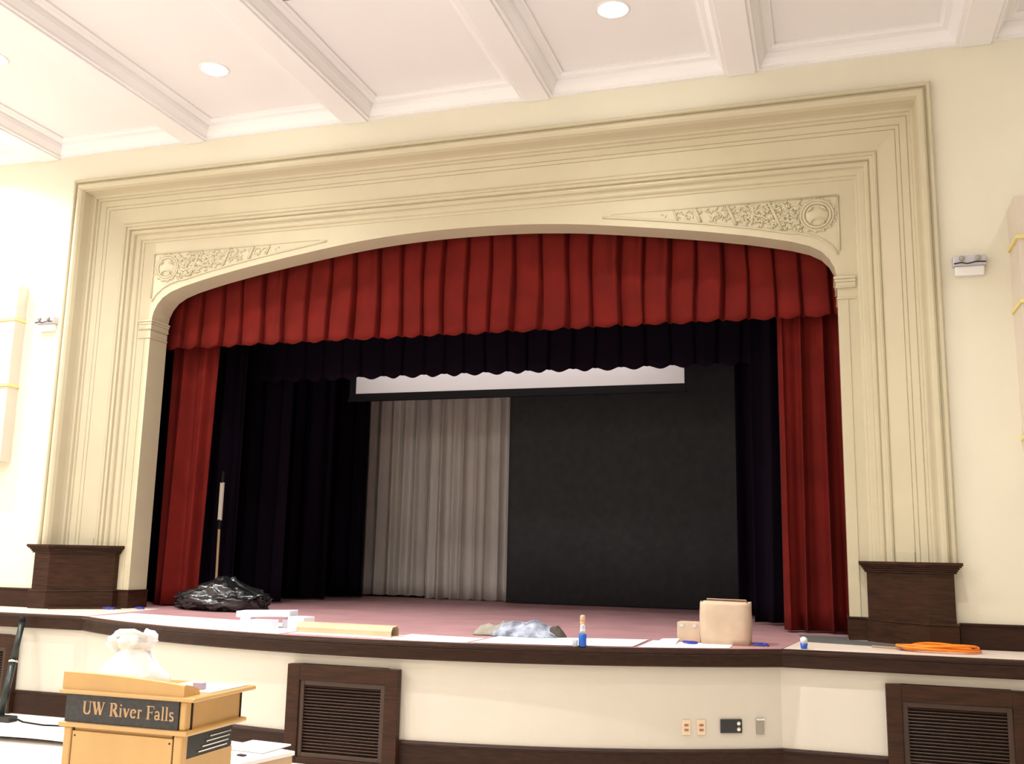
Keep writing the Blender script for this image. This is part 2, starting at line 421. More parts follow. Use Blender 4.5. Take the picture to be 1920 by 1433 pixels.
vent(-4.72,-.83,'dark wooden louvred vent at the left edge, behind the leaning pole')

# ------------------------------------------------------------ curtains
def pleated(name,x0,x1,y,z0,z1,widths,A,label,cat,m,hemA=.03,seed=1,nz=16,skew=.3,solid=.006,group=None):
    rnd=random.Random(seed); fl=[]; x=x0
    while x<x1-.02:
        wd=widths*rnd.uniform(.86,1.14); fl.append((x,min(x+wd,x1),rnd.uniform(.75,1.25),rnd.uniform(-.03,.05),rnd.random())); x+=wd
    T=[0,.04,.1,.2,.3,.42,.54,.66,.74,.80,.84,.87,.90,.94,.97]
    P=[]
    for (a,b,am,dr,r2) in fl:
        for t in T+([1.0] if b>=x1-.02 else []):
            col=[]
            for k in range(nz+1):
                s_=k/nz; z=z1+(z0-z1)*s_
                d=.25+.55*(t/.84)**1.2+.25*math.sin(PI*min(1,t/.84)) if t<.84 else (.8*(1-(t-.84)/.07) if t<.9 else -.0-.3*math.sin(PI*(t-.9)/.1))
                if r2>.7 and .35<t<.8: d+= -.35*math.exp(-((t-.58-.1*(1-s_))/.06)**2)*(.4+.6*(1-s_))
                px=a+(b-a)*t+dr*s_*math.sin(PI*t)*.6+ .012*math.sin(z*4+a*3)
                hem=hemA*(math.cos(2*PI*(t-.45)))*-.5 if k==nz else 0
                if k==nz-1: hem=hemA*(math.cos(2*PI*(t-.45)))*-.25
                col.append((px,y-A*am*d*(.75+.35*s_),z+hem))
            P.append(col)
    o=obj(name,MB().grid(P),m,smooth=True,solid=solid); tag(o,label,cat,group); return o
def draped(name,x0,x1,y,z0,z1,n,A,label,cat,m,seed=1,pinch=.0,nz=20,hem=0,solid=.006,edgefn=None,group=None):
    rnd=random.Random(seed); ph=[rnd.uniform(0,6.28) for _ in range(6)]; fr=[n*rnd.uniform(.9,1.1),n*1.7,n*.53,n*2.9]
    N=max(24,int(n*16)); P=[]
    for i in range(N+1):
        t=i/N; col=[]
        for k in range(nz+1):
            s_=k/nz; z=z1+(z0-z1)*s_
            tt=t+ .25/n*math.sin(2*PI*t*n*.5+ph[4])*s_*.5
            d=math.sin(2*PI*fr[0]*tt+ph[0])+.35*math.sin(2*PI*fr[1]*tt+ph[1]+s_*1.0)+.3*math.sin(2*PI*fr[2]*tt+ph[2])+.15*math.sin(2*PI*fr[3]*tt+ph[3])
            xx=x0+(x1-x0)*t
            if edgefn: a,b=edgefn(s_); xx=a+(b-a)*t
            col.append((xx+A*.35*math.cos(2*PI*fr[0]*tt+ph[0]),y-A*d*(.55+.45*s_),z+(hem*math.sin(2*PI*n*t+ph[5]) if k==nz else 0)))
        P.append(col)
    o=obj(name,MB().grid(P),m,smooth=True,solid=solid)
    if label: tag(o,label,cat,group)
    return o
pleated('valance_curtain',-4.12,4.12,1.01,4.165,5.42,.292,.10,'red velvet pleated valance hanging across the top of the stage opening','curtain',M['red'],hemA=.035,seed=4)
draped('side_curtain',-4.1,-3.3,1.18,1.02,5.3,2.7,.075,'narrow red velvet side curtain at the left of the stage, behind the trash bag','curtain',M['red'],seed=12,edgefn=lambda s:(-4.12,-3.43-.06*s),group=None)
draped('side_curtain',3.3,4.1,1.12,1.02,5.3,3.8,.085,'folded red velvet side curtain at the right of the stage, above the dark mat','curtain',M['red'],seed=23,edgefn=lambda s:(3.335,4.10),group=None)
def border(name,x0,x1,y,z0,z1,label,seed):
    return pleated(name,x0,x1,y,z0,z1,.30,.05,label,'curtain',M['blk'],hemA=.045,seed=seed)
border('border_curtain',-4.6,4.6,2.3,3.955,5.7,'black border curtain with scalloped hem above the white screen',9)
legs_l=[(1.75,-5.2,-3.38),(2.6,-5.0,-3.20),(3.7,-5.0,-3.12),(4.65,-4.9,-3.02)]
lab_l=['black leg curtain on the left, first behind the red side curtain','black leg curtain on the left, second behind the red side curtain','black leg curtain on the left, third behind the red side curtain','black leg curtain on the left, deepest one, beside the pale drape']
for k,(y,a,b) in enumerate(legs_l):
    draped('leg_curtain',a,b,y,1.02,5.9,7,.05,lab_l[k],'curtain',M['blk'],seed=30+k,group=None)
for k,(y,a,b,lb) in enumerate([(2.10,3.02,5.0,'black leg curtain on the right, just behind the red side curtain'),(3.3,2.74,5.0,'black leg curtain on the right, at the edge of the charcoal backdrop')]):
    draped('leg_curtain',a,b,y,1.03,5.9,7,.05,lb,'curtain',M['blk'],seed=40+k)
# pale drapes
draped('pale_drape',-3.6,-2.22,5.45,1.03,5.7,6,.05,'dim pale drape, left panel beside the black curtains at the back of the stage','curtain',M['white_drape'],seed=51,hem=.008)
draped('pale_drape',-2.26,-.80,5.25,1.01,5.7,7,.06,'brighter pale drape, right panel next to the charcoal backdrop','curtain',M['white_drape'],seed=52,hem=.008)
# charcoal backdrop
bd=MB(); P=[]
for i in range(41):
    x=-.76+3.7*i/40; P.append([(x,4.85+.012*math.sin(x*3)+.006*math.sin(x*11),z) for z in (1.01,2,3,4,5,5.9)])
bd.grid(P); tag(obj('backdrop',bd,M['grey_cloth'],smooth=True,solid=.012),'flat charcoal backdrop cloth covering the right half of the stage rear','backdrop')
# projection screen
sc=thing('projection_screen',(-.37,3.5,3.83),'wide white projection screen partly rolled up, hanging under the black border','screen')
obj('screen_fabric',MB().box(-2.70,2.065,3.50,3.506,3.965,5.2),M['screen'],sc)
obj('border_strip',MB().box(-2.80,2.085,3.494,3.512,3.875,3.965).box(-2.80,-2.70,3.496,3.510,3.965,5.2),M['blackmatte'],sc,label='black masking along the lower edge and left side')
for xx in (-2.3,1.6): obj('suspension_line',MB().tube([(xx,3.503,5.19),(xx,3.503,7.41)],.006,6),M['blackmatte'],sc)
obj('weight_bar',MB().tube([(-2.82,3.503,3.87),(2.095,3.503,3.87)],.022,12),M['blackmatte'],sc)
# added strip standing in for a lit slit by the red curtain
pl=thing('light_slit_strip',(-3.44,1.45,ST),'slim white and tan strip standing in for a lit slit beside the left red curtain','pole')
pl_x=-3.425
obj('foot',MB().lathe([(.09,0),(.09,.015),(.03,.03),(.016,.05)],(pl_x,1.4,ST)),M['blackmatte'],pl)
obj('lower_tube',MB().tube([(pl_x+.015,1.4,ST+.04),(pl_x,1.4,1.95)],.016,10),M['tan'],pl,label='tan lower length')
obj('dark_band',MB().tube([(pl_x,1.4,1.94),(pl_x,1.4,2.06)],.022,10),M['blackmatte'],pl)
obj('upper_tube',MB().box(pl_x-.022,pl_x+.022,1.385,1.415,2.05,2.52),M['pale'],pl,label='white upper length')
obj('dark_top',MB().tube([(pl_x,1.4,2.51),(pl_x,1.4,2.66)],.018,10),M['blackmatte'],pl)

# ------------------------------------------------------------ objects on the stage
def nz3(v,s): return noise.noise(Vector(v)*s)
# trash bag
def bagfn(d):
    a=nz3(d,1.5)*.22+abs(nz3(d,3.1))*.30+abs(nz3(d,7.5))*.20-.08
    return 1+a
b=MB(); b.ell((0,0,0),(1,1,1),64,40,None,bagfn)
vs=[]
for x,y,z in b.v:
    r=math.hypot(x,y); X=x*.56+ (.0 if x>0 else -.10*abs(x)*max(0,.4-z)); Y=y*.33; Z=z*.155+.125
    Z+= .095*math.exp(-((x+.10)**2/.22+(y)**2/.5))*(z>0)*min(1,max(0,z)*1.3)
    Z-= .06*abs(x)*max(0,z)
    crease=.012*math.sin(13*math.atan2(y,x+.1)+4*z+3*nz3((x,y,z),2))
    Z=max(.004,Z+crease); vs.append((-2.84+X,.80+Y,ST+Z))
b.v=vs
tag(obj('trash_bag',b,M['bag'],smooth=True),'crumpled shiny black plastic trash bag slumped on the stage by the left red curtain','trash bag')
# foam blocks
def tb(name,c,dim,rot,m,label,cat,tilt=(0,0),group=None,bevel=.006):
    T=Matrix.Translation(c)@Matrix.Rotation(rot,4,'Z')@Matrix.Rotation(tilt[0],4,'X')@Matrix.Rotation(tilt[1],4,'Y')
    o=obj(name,MB().box(-dim[0]/2,dim[0]/2,-dim[1]/2,dim[1]/2,0,dim[2],T),m,bevel=bevel); tag(o,label,cat,group); return o
tb('foam_block',(-1.28,-1.22,ST),(.10,.10,.095),.1,M['foam'],'small white foam block under the left end of the tilted slab','foam block')
tb('foam_slab',(-1.12,-1.15,ST+.098),(.52,.20,.055),.12,M['foam'],'long white foam packing slab resting tilted across the blocks','foam block',tilt=(0,-.03))
tb('foam_block',(-.90,-1.10,ST),(.12,.12,.085),.1,M['foam'],'white foam block under the right end of the tilted slab','foam block')
tb('foam_block',(-1.02,-1.36,ST),(.22,.13,.085),.05,M['foam'],'low white foam block nearest the stage edge','foam block')
tb('foam_block',(-.74,-1.20,ST),(.18,.16,.115),-.15,M['foam'],'squarish white foam block at the right, beside the long cardboard carton','foam block')
# long carton with an open end
ct=thing('cardboard_carton',(-.16,-1.42,ST),'long low cardboard carton with one open end lying by the stage edge','carton')
T=Matrix.Translation((-.165,-1.43,ST))@Matrix.Rotation(-.045,4,'Z')
L=.46
c=MB(); th=.004
sec=[(-.065,0),(.075,0),(.075,.055),(.045,.085),(-.04,.078),(-.065,.045)]
k=len(sec); vs=[(-L,y,z) for y,z in sec]+[(L,y,z) for y,z in sec]
fs=[(i,(i+1)%k,k+(i+1)%k,k+i) for i in range(k)]+[tuple(range(k))]
c.add(vs,fs,T); obj('tube',c,M['card'],ct,solid=th)
obj('end_flap',MB().add([(L,-.063,.003),(L,.073,.003),(L+.07,.06,.004),(L+.07,-.05,.004)],[(0,1,2,3)],T),M['cardw'],ct,solid=.003)
obj('opening_shade',MB().add([(L-.14,y*.93,z*.93+.003) for y,z in sec],[tuple(range(k))],T),M['cardd'],ct,solid=.003)  # dark sheet painting the shade deep in the open end
# cloth bundle
def bundle(name,cx,cy,rx,ry,h,seed,m,parent,rot=0):
    P=[]
    for i in range(41):
        row=[]
        for j in range(33):
            u=-1+2*i/40; v=-1+2*j/32; q=math.sqrt(u*u+v*v)
            sq=1/max(1,q/max(abs(u),abs(v),1e-6)) if q>0 else 1
            x=u*sq; y=v*sq; rr=min(1,math.hypot(x,y))
            e=1+.22*noise.noise(Vector((math.atan2(y,x)*1.3+seed,rr*.5,seed)))
            hh=h*(1-rr**2.4)*(.8+.5*noise.noise(Vector((x*1.7+seed,y*2.2,seed)))+.35*abs(noise.noise(Vector((x*4,y*5+seed,2.)))))
            X=x*rx*e; Y=y*ry*e; c_,s_=math.cos(rot),math.sin(rot)
            row.append((cx+X*c_-Y*s_,cy+X*s_+Y*c_,ST+.006+max(0,hh)))
        P.append(row)
    return obj(name,MB().grid(P),m,parent,smooth=True,solid=.006)
jk=thing('clothing_pile',(1.2,-.82,ST),'crumpled heap of grey-blue and beige clothing on the white sheets of the stage','clothes')
bundle('shirt',1.25,-.82,.34,.19,.135,3.1,M['denim'],jk,-.1)
bundle('sleeve',.97,-.80,.19,.13,.10,5.7,M['khaki'],jk,.2)
bundle('hood',1.50,-.78,.12,.09,.085,8.3,M['darkcloth'],jk,-.3)
# bottle with spray neck
bt=thing('spray_bottle',(1.93,-1.50,ST),'tall slim bottle of blue liquid with white neck and orange top at the stage edge','bottle')
obj('body',MB().lathe([(.028,0),(.031,.006),(.031,.09),(.026,.10)],(1.93,-1.5,ST)),M['blue'],bt,smooth=True)
obj('neck',MB().lathe([(.025,.10),(.022,.12),(.019,.16),(.018,.175)],(1.93,-1.5,ST)),M['clear'],bt,smooth=True)
obj('cap',MB().lathe([(.021,.175),(.021,.232),(.014,.243)],(1.93,-1.5,ST)),M['cardw'],bt,label='cream and orange cap')
obj('collar_band',MB().lathe([(.022,.198),(.022,.207)],(1.93,-1.5,ST)),M['orange'],bt,label='orange ring')
cu=MB(); cu.lathe([(.018,0),(.020,.002),(.023,.05),(.021,.05),(.018,.004)],(1.875,-1.52,ST),20); tag(obj('plastic_cup',cu,M['clear'],smooth=True),'tiny clear plastic cup left of the blue bottle','cup')
# cardboard boxes
bx=thing('cardboard_box',(2.955,-.62,ST),'large tall creased cardboard box with ragged open top on the stage','box')
P=[];k=40
def boxpt(t,z):
    a=2*PI*t; ca,sa=math.cos(a),math.sin(a); p=1/((abs(ca)**8+abs(sa)**8)**(1/8))
    bul=1+.025*math.sin(PI*min(1,z/.34))+.03*nz3((ca*2,sa*2,z*5),1.5)
    x=.200*p*ca*bul; y=.15*p*sa*bul
    return (2.955+x,-.60+y,ST+z+(.012*nz3((ca*3,sa*3,4),2) if z>.3 else 0))
zz=[0,.05,.1,.16,.22,.28,.32,.345]
g=[[boxpt(i/k,z) for z in zz] for i in range(k+1)]
mb=MB().grid(g); mb.add([boxpt(i/k,0) for i in range(k)],[tuple(range(k))]); obj('carton_wall',mb,M['cardw'],bx,smooth=True,solid=.006)
fl=MB()
fl.add([(2.77,-.72,ST+.335),(3.14,-.71,ST+.325),(3.13,-.66,ST+.346),(2.78,-.67,ST+.352)],[(0,1,2,3)])
fl.add([(2.78,-.50,ST+.340),(3.13,-.49,ST+.335),(3.12,-.53,ST+.362),(2.79,-.54,ST+.366)],[(0,1,2,3)])
obj('flap',fl,M['cardw'],bx,solid=.005)
obj('inside_shade',MB().add([(2.78,-.73,ST+.325),(3.13,-.73,ST+.325),(3.13,-.47,ST+.325),(2.78,-.47,ST+.325)],[(0,1,2,3)]),M['cardd'],bx,solid=.004)  # dark plane painting the shade seen between the flaps
sb=thing('cardboard_box',(2.64,-.52,ST),'small pale cardboard box left of the large creased one','box')
obj('carton_wall',MB().box(2.545,2.742,-.62,-.44,ST,ST+.165),M['cardw'],sb,bevel=.006)
obj('tape_strip',MB().box(2.57,2.60,-.6235,-.62,ST+.125,ST+.15),M['lav'],sb)
obj('tape_strip',MB().box(2.68,2.71,-.6235,-.62,ST+.125,ST+.15),M['lav'],sb)
tag(obj('sheet_of_paper',MB().add([(2.40,-.95,ST+.004),(2.58,-.98,ST+.004),(2.57,-.66,ST+.03),(2.42,-.62,ST+.02)],[(0,1,2,3)]),M['paper'],solid=.002),'curled white sheet left of the small cardboard box','paper')
def tapebits(cx,cy,seed,label,sz=.05):
    r=random.Random(seed); m=MB()
    pts=[(cx+sz*math.cos(t*2.1)*(1+.3*r.random()),cy+sz*.6*math.sin(t*2.1),ST+.008+.012*abs(math.sin(t*1.3))) for t in [k*.25 for k in range(16)]]
    m.tube(pts,.007,6); tag(obj('blue_tape_scrap',m,M['dblue'],smooth=True),label,'tape')
tapebits(2.68,-.82,1,'dark blue tape scrap in front of the small cardboard box')
tapebits(3.24,-.70,2,'dark blue tape scrap right of the large cardboard box')
tapebits(-3.95,.16,3,'blue tape scrap by the baseboard at the left jamb, left one',.06)
tapebits(-3.72,.40,4,'blue tape scrap by the baseboard at the left jamb, right one',.05)
bc=thing('blue_cup',(3.585,-.74,ST),'small blue and white plastic cup at the right bend of the stage edge','cup')
obj('cup_body',MB().lathe([(.024,0),(.030,.045)],(3.585,-.74,ST)),M['blue'],bc,smooth=True)
obj('lid',MB().lathe([(.030,.045),(.026,.085),(.008,.095)],(3.585,-.74,ST)),M['foam'],bc,smooth=True)
# sheets on the stage
def sheet(pts,label,z=.002,m='paper'):
    mb=MB(); mb.prism(pts,ST+z,ST+z+.002); return tag(obj('floor_sheet',mb,M[m]),label,'sheet')
def bowy(x,i=.06): return cy-math.sqrt(max(0,R*R-x*x))+i
def strip(x0,x1,yb,n=10,i=.05):
    return [(x0+(x1-x0)*k/n,bowy(x0+(x1-x0)*k/n,i)) for k in range(n+1)]+[(x1,yb[1]),(x0,yb[0])]
sheet(strip(-3.3,-.66,(-.25,-.72)),'big white protective sheet on the stage edge below the trash bag')
sheet(strip(.32,1.02,(-1.15,-1.22)),'narrow white sheet between the cardboard carton and the clothing pile')
sheet(strip(1.06,2.3,(-1.0,-.62)),'white sheet under the clothing pile and the blue bottle',z=.005)
sheet(strip(2.34,3.02,(-.62,-.72)),'white sheet in front of the cardboard boxes',z=.002)
sheet([(-.62,-1.62),(.28,-1.66),(.30,-1.30),(-.60,-1.12)],'white sheet under the long cardboard carton',z=.0005)
sheet([(3.50,.78),(3.94,.78),(3.94,.42),(4.10,.34),(4.50,-.14),(4.46,-.24),(3.60,.0)],'dark grey mat at the foot of the right red curtain',z=.001,m='mat')['category']='mat'
# orange cord coil
pts=[]
for k in range(260):
    t=k/260*2*PI*5; r=1+.20*math.sin(t*.37+1)+.06*math.sin(t*1.3)
    pts.append((4.62+.27*r*math.cos(t)+.02*math.sin(t*.21),-.42+.15*r*math.sin(t)+.02*math.cos(t*.3),ST+.014+.035*k/260+.014*math.sin(t*1.7)*(k/260)))
oc=thing('extension_cord',(4.62,-.42,ST),'coiled orange extension cord on the right stage apron','cord')
obj('cable',MB().tube(pts,.010,6),M['orange'],oc,smooth=True)
obj('plug',MB().box(4.32,4.39,-.47,-.42,ST+.005,ST+.05),M['plug'],oc,bevel=.01)
obj('cable_tail',MB().tube([(4.36,-.40,ST+.012),(4.27,-.36,ST+.01),(4.12,-.30,ST+.01)],.008,6),M['tan'],oc)

# ------------------------------------------------------------ wall fittings
def plate(x,y,w_,h,z,label,kind):
    # on the bowed wall: rotate to the wall tangent
    a=math.asin(max(-1,min(1,x/R))) if abs(x)<3.42 else 0
    yy=(cy-math.sqrt(R*R-x*x)+.075/math.cos(a)) if abs(x)<3.42 else YE+.075
    T=Matrix.Translation((x,yy-.002,z))@Matrix.Rotation(a,4,'Z')
    r=thing(kind,(x,yy,z),label,'outlet')
    return r,T
for x,lb in((2.69,'left one of the two ivory wall outlets on the stage front'),(2.80,'right one of the two ivory wall outlets, beside the black box plate')):
    r,T=plate(x,0,.07,.115,.395,lb,'wall_outlet')
    obj('cover_plate',MB().box(-.034,.034,-.008,.002,-.057,.057,T),M['ivory'],r,bevel=.003)
    obj('receptacle',MB().box(-.016,.016,-.012,-.006,.010,.026,T),M['socket'],r)
    obj('receptacle',MB().box(-.016,.016,-.012,-.006,-.026,-.010,T),M['socket'],r)
r,T=plate(3.02,0,.16,.1,.405,'black connector panel with two round sockets on the stage front','connector_panel')
obj('cover_plate',MB().box(-.088,.088,-.014,.002,-.052,.052,T),M['blackgloss'],r,bevel=.002)
for dz in(-.022,.022):
    obj('socket',MB().lathe([(.015,0),(.015,.006),(.009,.008)],(0,0,0),16,T@Matrix.Translation((.058,-.014,dz))@Matrix.Rotation(PI/2,4,'X')),M['chrome'],r)
r,T=plate(3.235,0,.07,.12,.40,'dull grey metal blank plate, rightmost fitting of the stage front row','blank_plate')
obj('cover_plate',MB().box(-.033,.033,-.012,.002,-.06,.06,T),M['steel'],r,bevel=.003)
obj('lip',MB().box(-.033,.033,-.022,-.010,.048,.06,T),M['white'],r)
# emergency lights
for x,lb in((5.075,'small white wall fitting with two lamp eyes right of the proscenium surround'),(-5.05,'small white wall fitting just left of the proscenium surround')):
    e=thing('emergency_light',(x,0,4.36),lb,'wall light')
    obj('housing',MB().box(x-.135,x+.135,-.085,0,4.31,4.40),M['lav'],e,bevel=.008)
    obj('battery_tray',MB().box(x-.12,x+.12,-.055,0,4.225,4.31),M['ivory' if 0 else 'white'],e,bevel=.01)
    for dx in(-.065,.065):
        obj('lamp_eye',MB().lathe([(.020,0),(.024,.02),(.018,.024)],(0,0,0),14,Matrix.Translation((x+dx,-.083,4.368))@Matrix.Rotation(PI/2,4,'X')),M['steel'],e,smooth=True)
    obj('wire_guard',MB().tube([(x-.13,-.088,4.325),(x-.07,-.094,4.332),(x-.02,-.09,4.32),(x+.05,-.094,4.334),(x+.13,-.088,4.33)],.005,5),M['blackmatte'],e)
# wrapped column speakers
for sx,z0,z1,lb in((1,2.42,4.80,'tall plastic-wrapped column speaker on the wall right of the surround'),(-1,2.66,4.80,'tall plastic-wrapped column speaker on the wall left of the surround')):
    xi=5.41; xo=5.95; yb=-.40 if sx>0 else -.16
    sp=thing('column_speaker',(sx*5.6,-.2,z0),lb,'speaker')
    xa,xb=sorted((sx*xi,sx*xo))
    q=MB(); nseg=14; P=[]
    for k in range(nseg+1):
        z=z0+(z1-z0)*k/nseg; d=.012*nz3((k*.9,sx,2),1.3); d2=.015*nz3((k*1.1,5,sx),1.1)
        P.append([(xa-d,0,z),(xa-d,yb+d2,z),(xb+d,yb-d2,z),(xb+d,0,z),(xa-d,0,z)])
    q.grid(P); q.add(P[0][:4],[(0,1,2,3)]); q.add(P[-1][:4],[(0,1,2,3)])
    obj('wrapped_cabinet',q,M['wrap'],sp)
    for zt in ([4.42,3.86,2.75] if sx>0 else [4.35,3.55]):
        obj('tape_band',MB().box(xa-.014,xb+.014,yb-.016,-.001,zt,zt+.03),M['tape'],sp)

# ------------------------------------------------------------ ceiling lights
fx=[(-2.13,-1.18),(2.09,-1.18),(-4.22,-2.0)]
more=[(0,-3.1),(-6.3,-1.2),(6.3,-1.2),(-6.3,-5.2),(-2.13,-5.2),(2.09,-5.2),(6.3,-5.2),(4.2,-3.1),(-6.3,-9.2),(-2.13,-9.2),(2.09,-9.2),(6.3,-9.2)]
labs=['glowing recessed downlight in the ceiling panel above the left half of the arch','glowing recessed downlight in the ceiling panel at the top right of centre','glowing recessed downlight at the left edge of the view']
first=None
for i,(x,y) in enumerate(fx+more):
    lb=labs[i] if i<3 else 'recessed ceiling downlight further back over the hall'
    if first is None:
        d=thing('downlight',(x,y,ZC),lb,'light','recessed ceiling downlights'); first=d
        obj('trim_ring',MB().lathe([(.125,-.002),(.145,-.010),(.16,.0),(.16,.002)],(x,y,ZC),32),M['white'],d,smooth=True)
        obj('lens',MB().lathe([(.124,-.012),(.07,-.022),(.001,-.026)],(x,y,ZC),32),M['lamp'],d,smooth=True)
    else: dup(first,(x,y,ZC),lb)
cv=thing('ceiling_vent',(-.62,-2.25,ZC),'small dark ceiling vent at the top edge of the view','vent')
obj('frame',MB().box(-.78,-.46,-2.45,-2.12,ZC-.012,ZC+.001),M['white'],cv)
obj('grille',MB().box(-.76,-.48,-2.43,-2.14,ZC-.016,ZC-.012),M['steel'],cv)
POW={}
def spot(x,y,e,z=ZC-.06,size=150,col=(1,.985,.96),blend=.9,r=.07,name='lamp_beam'):
    l=bpy.data.lights.new(name,'SPOT'); l.energy=e; l.spot_size=math.radians(size); l.spot_blend=blend; l.shadow_soft_size=r; l.color=col
    o=bpy.data.objects.new(name,l); COL.objects.link(o); o.location=(x,y,z); return o
for (x,y),e in zip(fx,(215,190,330)): spot(x,y,e,size=136)
EN=[860,640,20,520,100,80,25,230,280,130,80,30]
for (x,y),e in zip(more,EN): spot(x,y,e*1.15,size=150 if x==-6.3 and y>-6 else 112 if y==-3.1 else 126,blend=.6 if y==-3.1 else .8,r=.05)
def area(x,y,z,sx_,sy_,e,rot,col,name):
    l=bpy.data.lights.new(name,'AREA'); l.shape='RECTANGLE'; l.size=sx_; l.size_y=sy_; l.energy=e; l.color=col
    o=bpy.data.objects.new(name,l); COL.objects.link(o); o.location=(x,y,z); o.rotation_euler=rot; return o
def point(x,y,z,e,r=.2,col=(1,.985,.97)):
    l=bpy.data.lights.new('hall_fill','POINT'); l.energy=e; l.shadow_soft_size=r; l.color=col
    o=bpy.data.objects.new('hall_fill',l); COL.objects.link(o); o.location=(x,y,z); return o
# added fill lights without fixtures, well behind the viewpoint, lifting the ceiling
point(-5.0,-9.5,5.6,340); point(1.8,-11.5,5.6,140)
# added fill light hidden behind the black border, brightens the screen
area(-.3,2.75,4.75,4.6,.15,16,(math.radians(75),0,0),(1,.95,.97),'screen_fill')

# ------------------------------------------------------------ lectern (front faces the viewer, axis aligned)
lx0,lx1,ly0,ly1=.19,.915,-5.14,-4.66
le=thing('lectern',((lx0+lx1)/2,(ly0+ly1)/2,0),'blond wood lectern with a dark name panel, in front of the stage','lectern')
obj('lower_cabinet',MB().box(lx0+.03,lx1-.06,ly0+.018,ly1-.02,0,.83),M['lectside'],le)
obj('front_panel',MB().box(lx0+.065,lx1-.085,ly0+.004,ly0+.017,.02,.812),M['lect'],le,bevel=.003)
obj('corner_post',MB().box(lx1-.078,lx1-.03,ly0+.002,ly0+.05,0,.83),M['lect'],le,bevel=.008)
obj('corner_post',MB().box(lx0+.012,lx0+.058,ly0+.002,ly0+.05,0,.83),M['lect'],le,bevel=.008)
obj('shadow_joint',MB().box(lx1-.092,lx1-.078,ly0+.012,ly0+.03,0,.83),M['gap'],le)
obj('shadow_joint',MB().box(lx0+.055,lx0+.065,ly0+.012,ly0+.03,0,.83),M['gap'],le)
for xx in (lx0+.08,lx1-.10):
    obj('screw',MB().lathe([(.006,0),(.004,.003)],(0,0,0),10,Matrix.Translation((xx,ly0+.005,.79))@Matrix.Rotation(PI/2,4,'X')),M['gap'],le)
# side rack opening with equipment
rk=obj('rack_bay',MB().box(lx1-.062,lx1-.052,ly0+.07,ly1-.03,.715,.818),M['blackgloss'],le)
for k in range(4):
    obj('rack_rail',MB().box(lx1-.054,lx1-.044,ly0+.16+.03*k,ly1-.08+.01*k,.728+.02*k,.734+.02*k),M['chrome'],rk)
obj('side_panel',MB().box(lx1-.064,lx1-.048,ly0+.055,ly1-.03,0,.712),M['lectside'],le)
obj('middle_shelf',MB().box(lx0-.015,lx1+.005,ly0-.015,ly1+.015,.828,.852),M['lect'],le,bevel=.010)
obj('upper_box',MB().box(lx0+.02,lx1-.028,ly0+.014,ly1-.01,.852,.985),M['lectside'],le)
obj('corner_post',MB().box(lx1-.058,lx1-.022,ly0+.004,ly0+.05,.852,.985),M['lect'],le,bevel=.008)
obj('shadow_joint',MB().box(lx1-.030,lx1-.020,ly0+.05,ly0+.060,.852,.985),M['gap'],le)
obj('shadow_joint',MB().box(lx1-.034,lx1-.022,ly1-.014,ly1-.006,.852,.985),M['gap'],le)
sg=obj('name_panel',MB().box(lx0+.016,lx1-.058,ly0-.002,ly0+.014,.854,.984),M['sign'],le,label='charcoal panel with tan letters')
obj('top_board',MB().box(lx0-.02,lx1+.035,ly0-.02,ly1+.035,.985,1.005),M['lect'],le,bevel=.007)
# curved front hood
h=MB(); n=14
P=[]
for k in range(n+1):
    t=k/n; x=lx0-.012+(lx1-.022-lx0)*t; top=1.086-.030*t**2
    P.append((x,top))
vs=[];fs=[]
for (x,tz) in P:
    for y,z in((ly0-.004,1.005),(ly0-.004,tz),(ly0+.012,tz+.004),(ly0+.06,tz-.006),(ly0+.115,tz-.026),(ly0+.125,1.005)):
        vs.append((x,y,z))
for k in range(n):
    for j in range(6): fs.append((k*6+j,(k+1)*6+j,(k+1)*6+(j+1)%6,k*6+(j+1)%6))
fs+=[(0,1,2,3,4,5),tuple(n*6+j for j in (5,4,3,2,1,0))]
h.add(vs,fs); obj('front_hood',h,M['lect'],le)
tag(obj('sheet_of_paper',MB().box(.60,.915,-4.98,-4.66,1.006,1.010).box(.61,.90,-4.95,-4.70,1.010,1.014)if 0 else MB().box(.60,.915,-4.98,-4.66,1.006,1.010).box(.60,.90,-4.95,-4.70,1.010,1.014),M['paper']),'white papers lying on the lectern top','paper')
tb('note_block',(.815,-4.93,1.014),(.055,.04,.032),.1,M['mauve'],'small mauve block on the papers of the lectern top','note pad',bevel=.003)
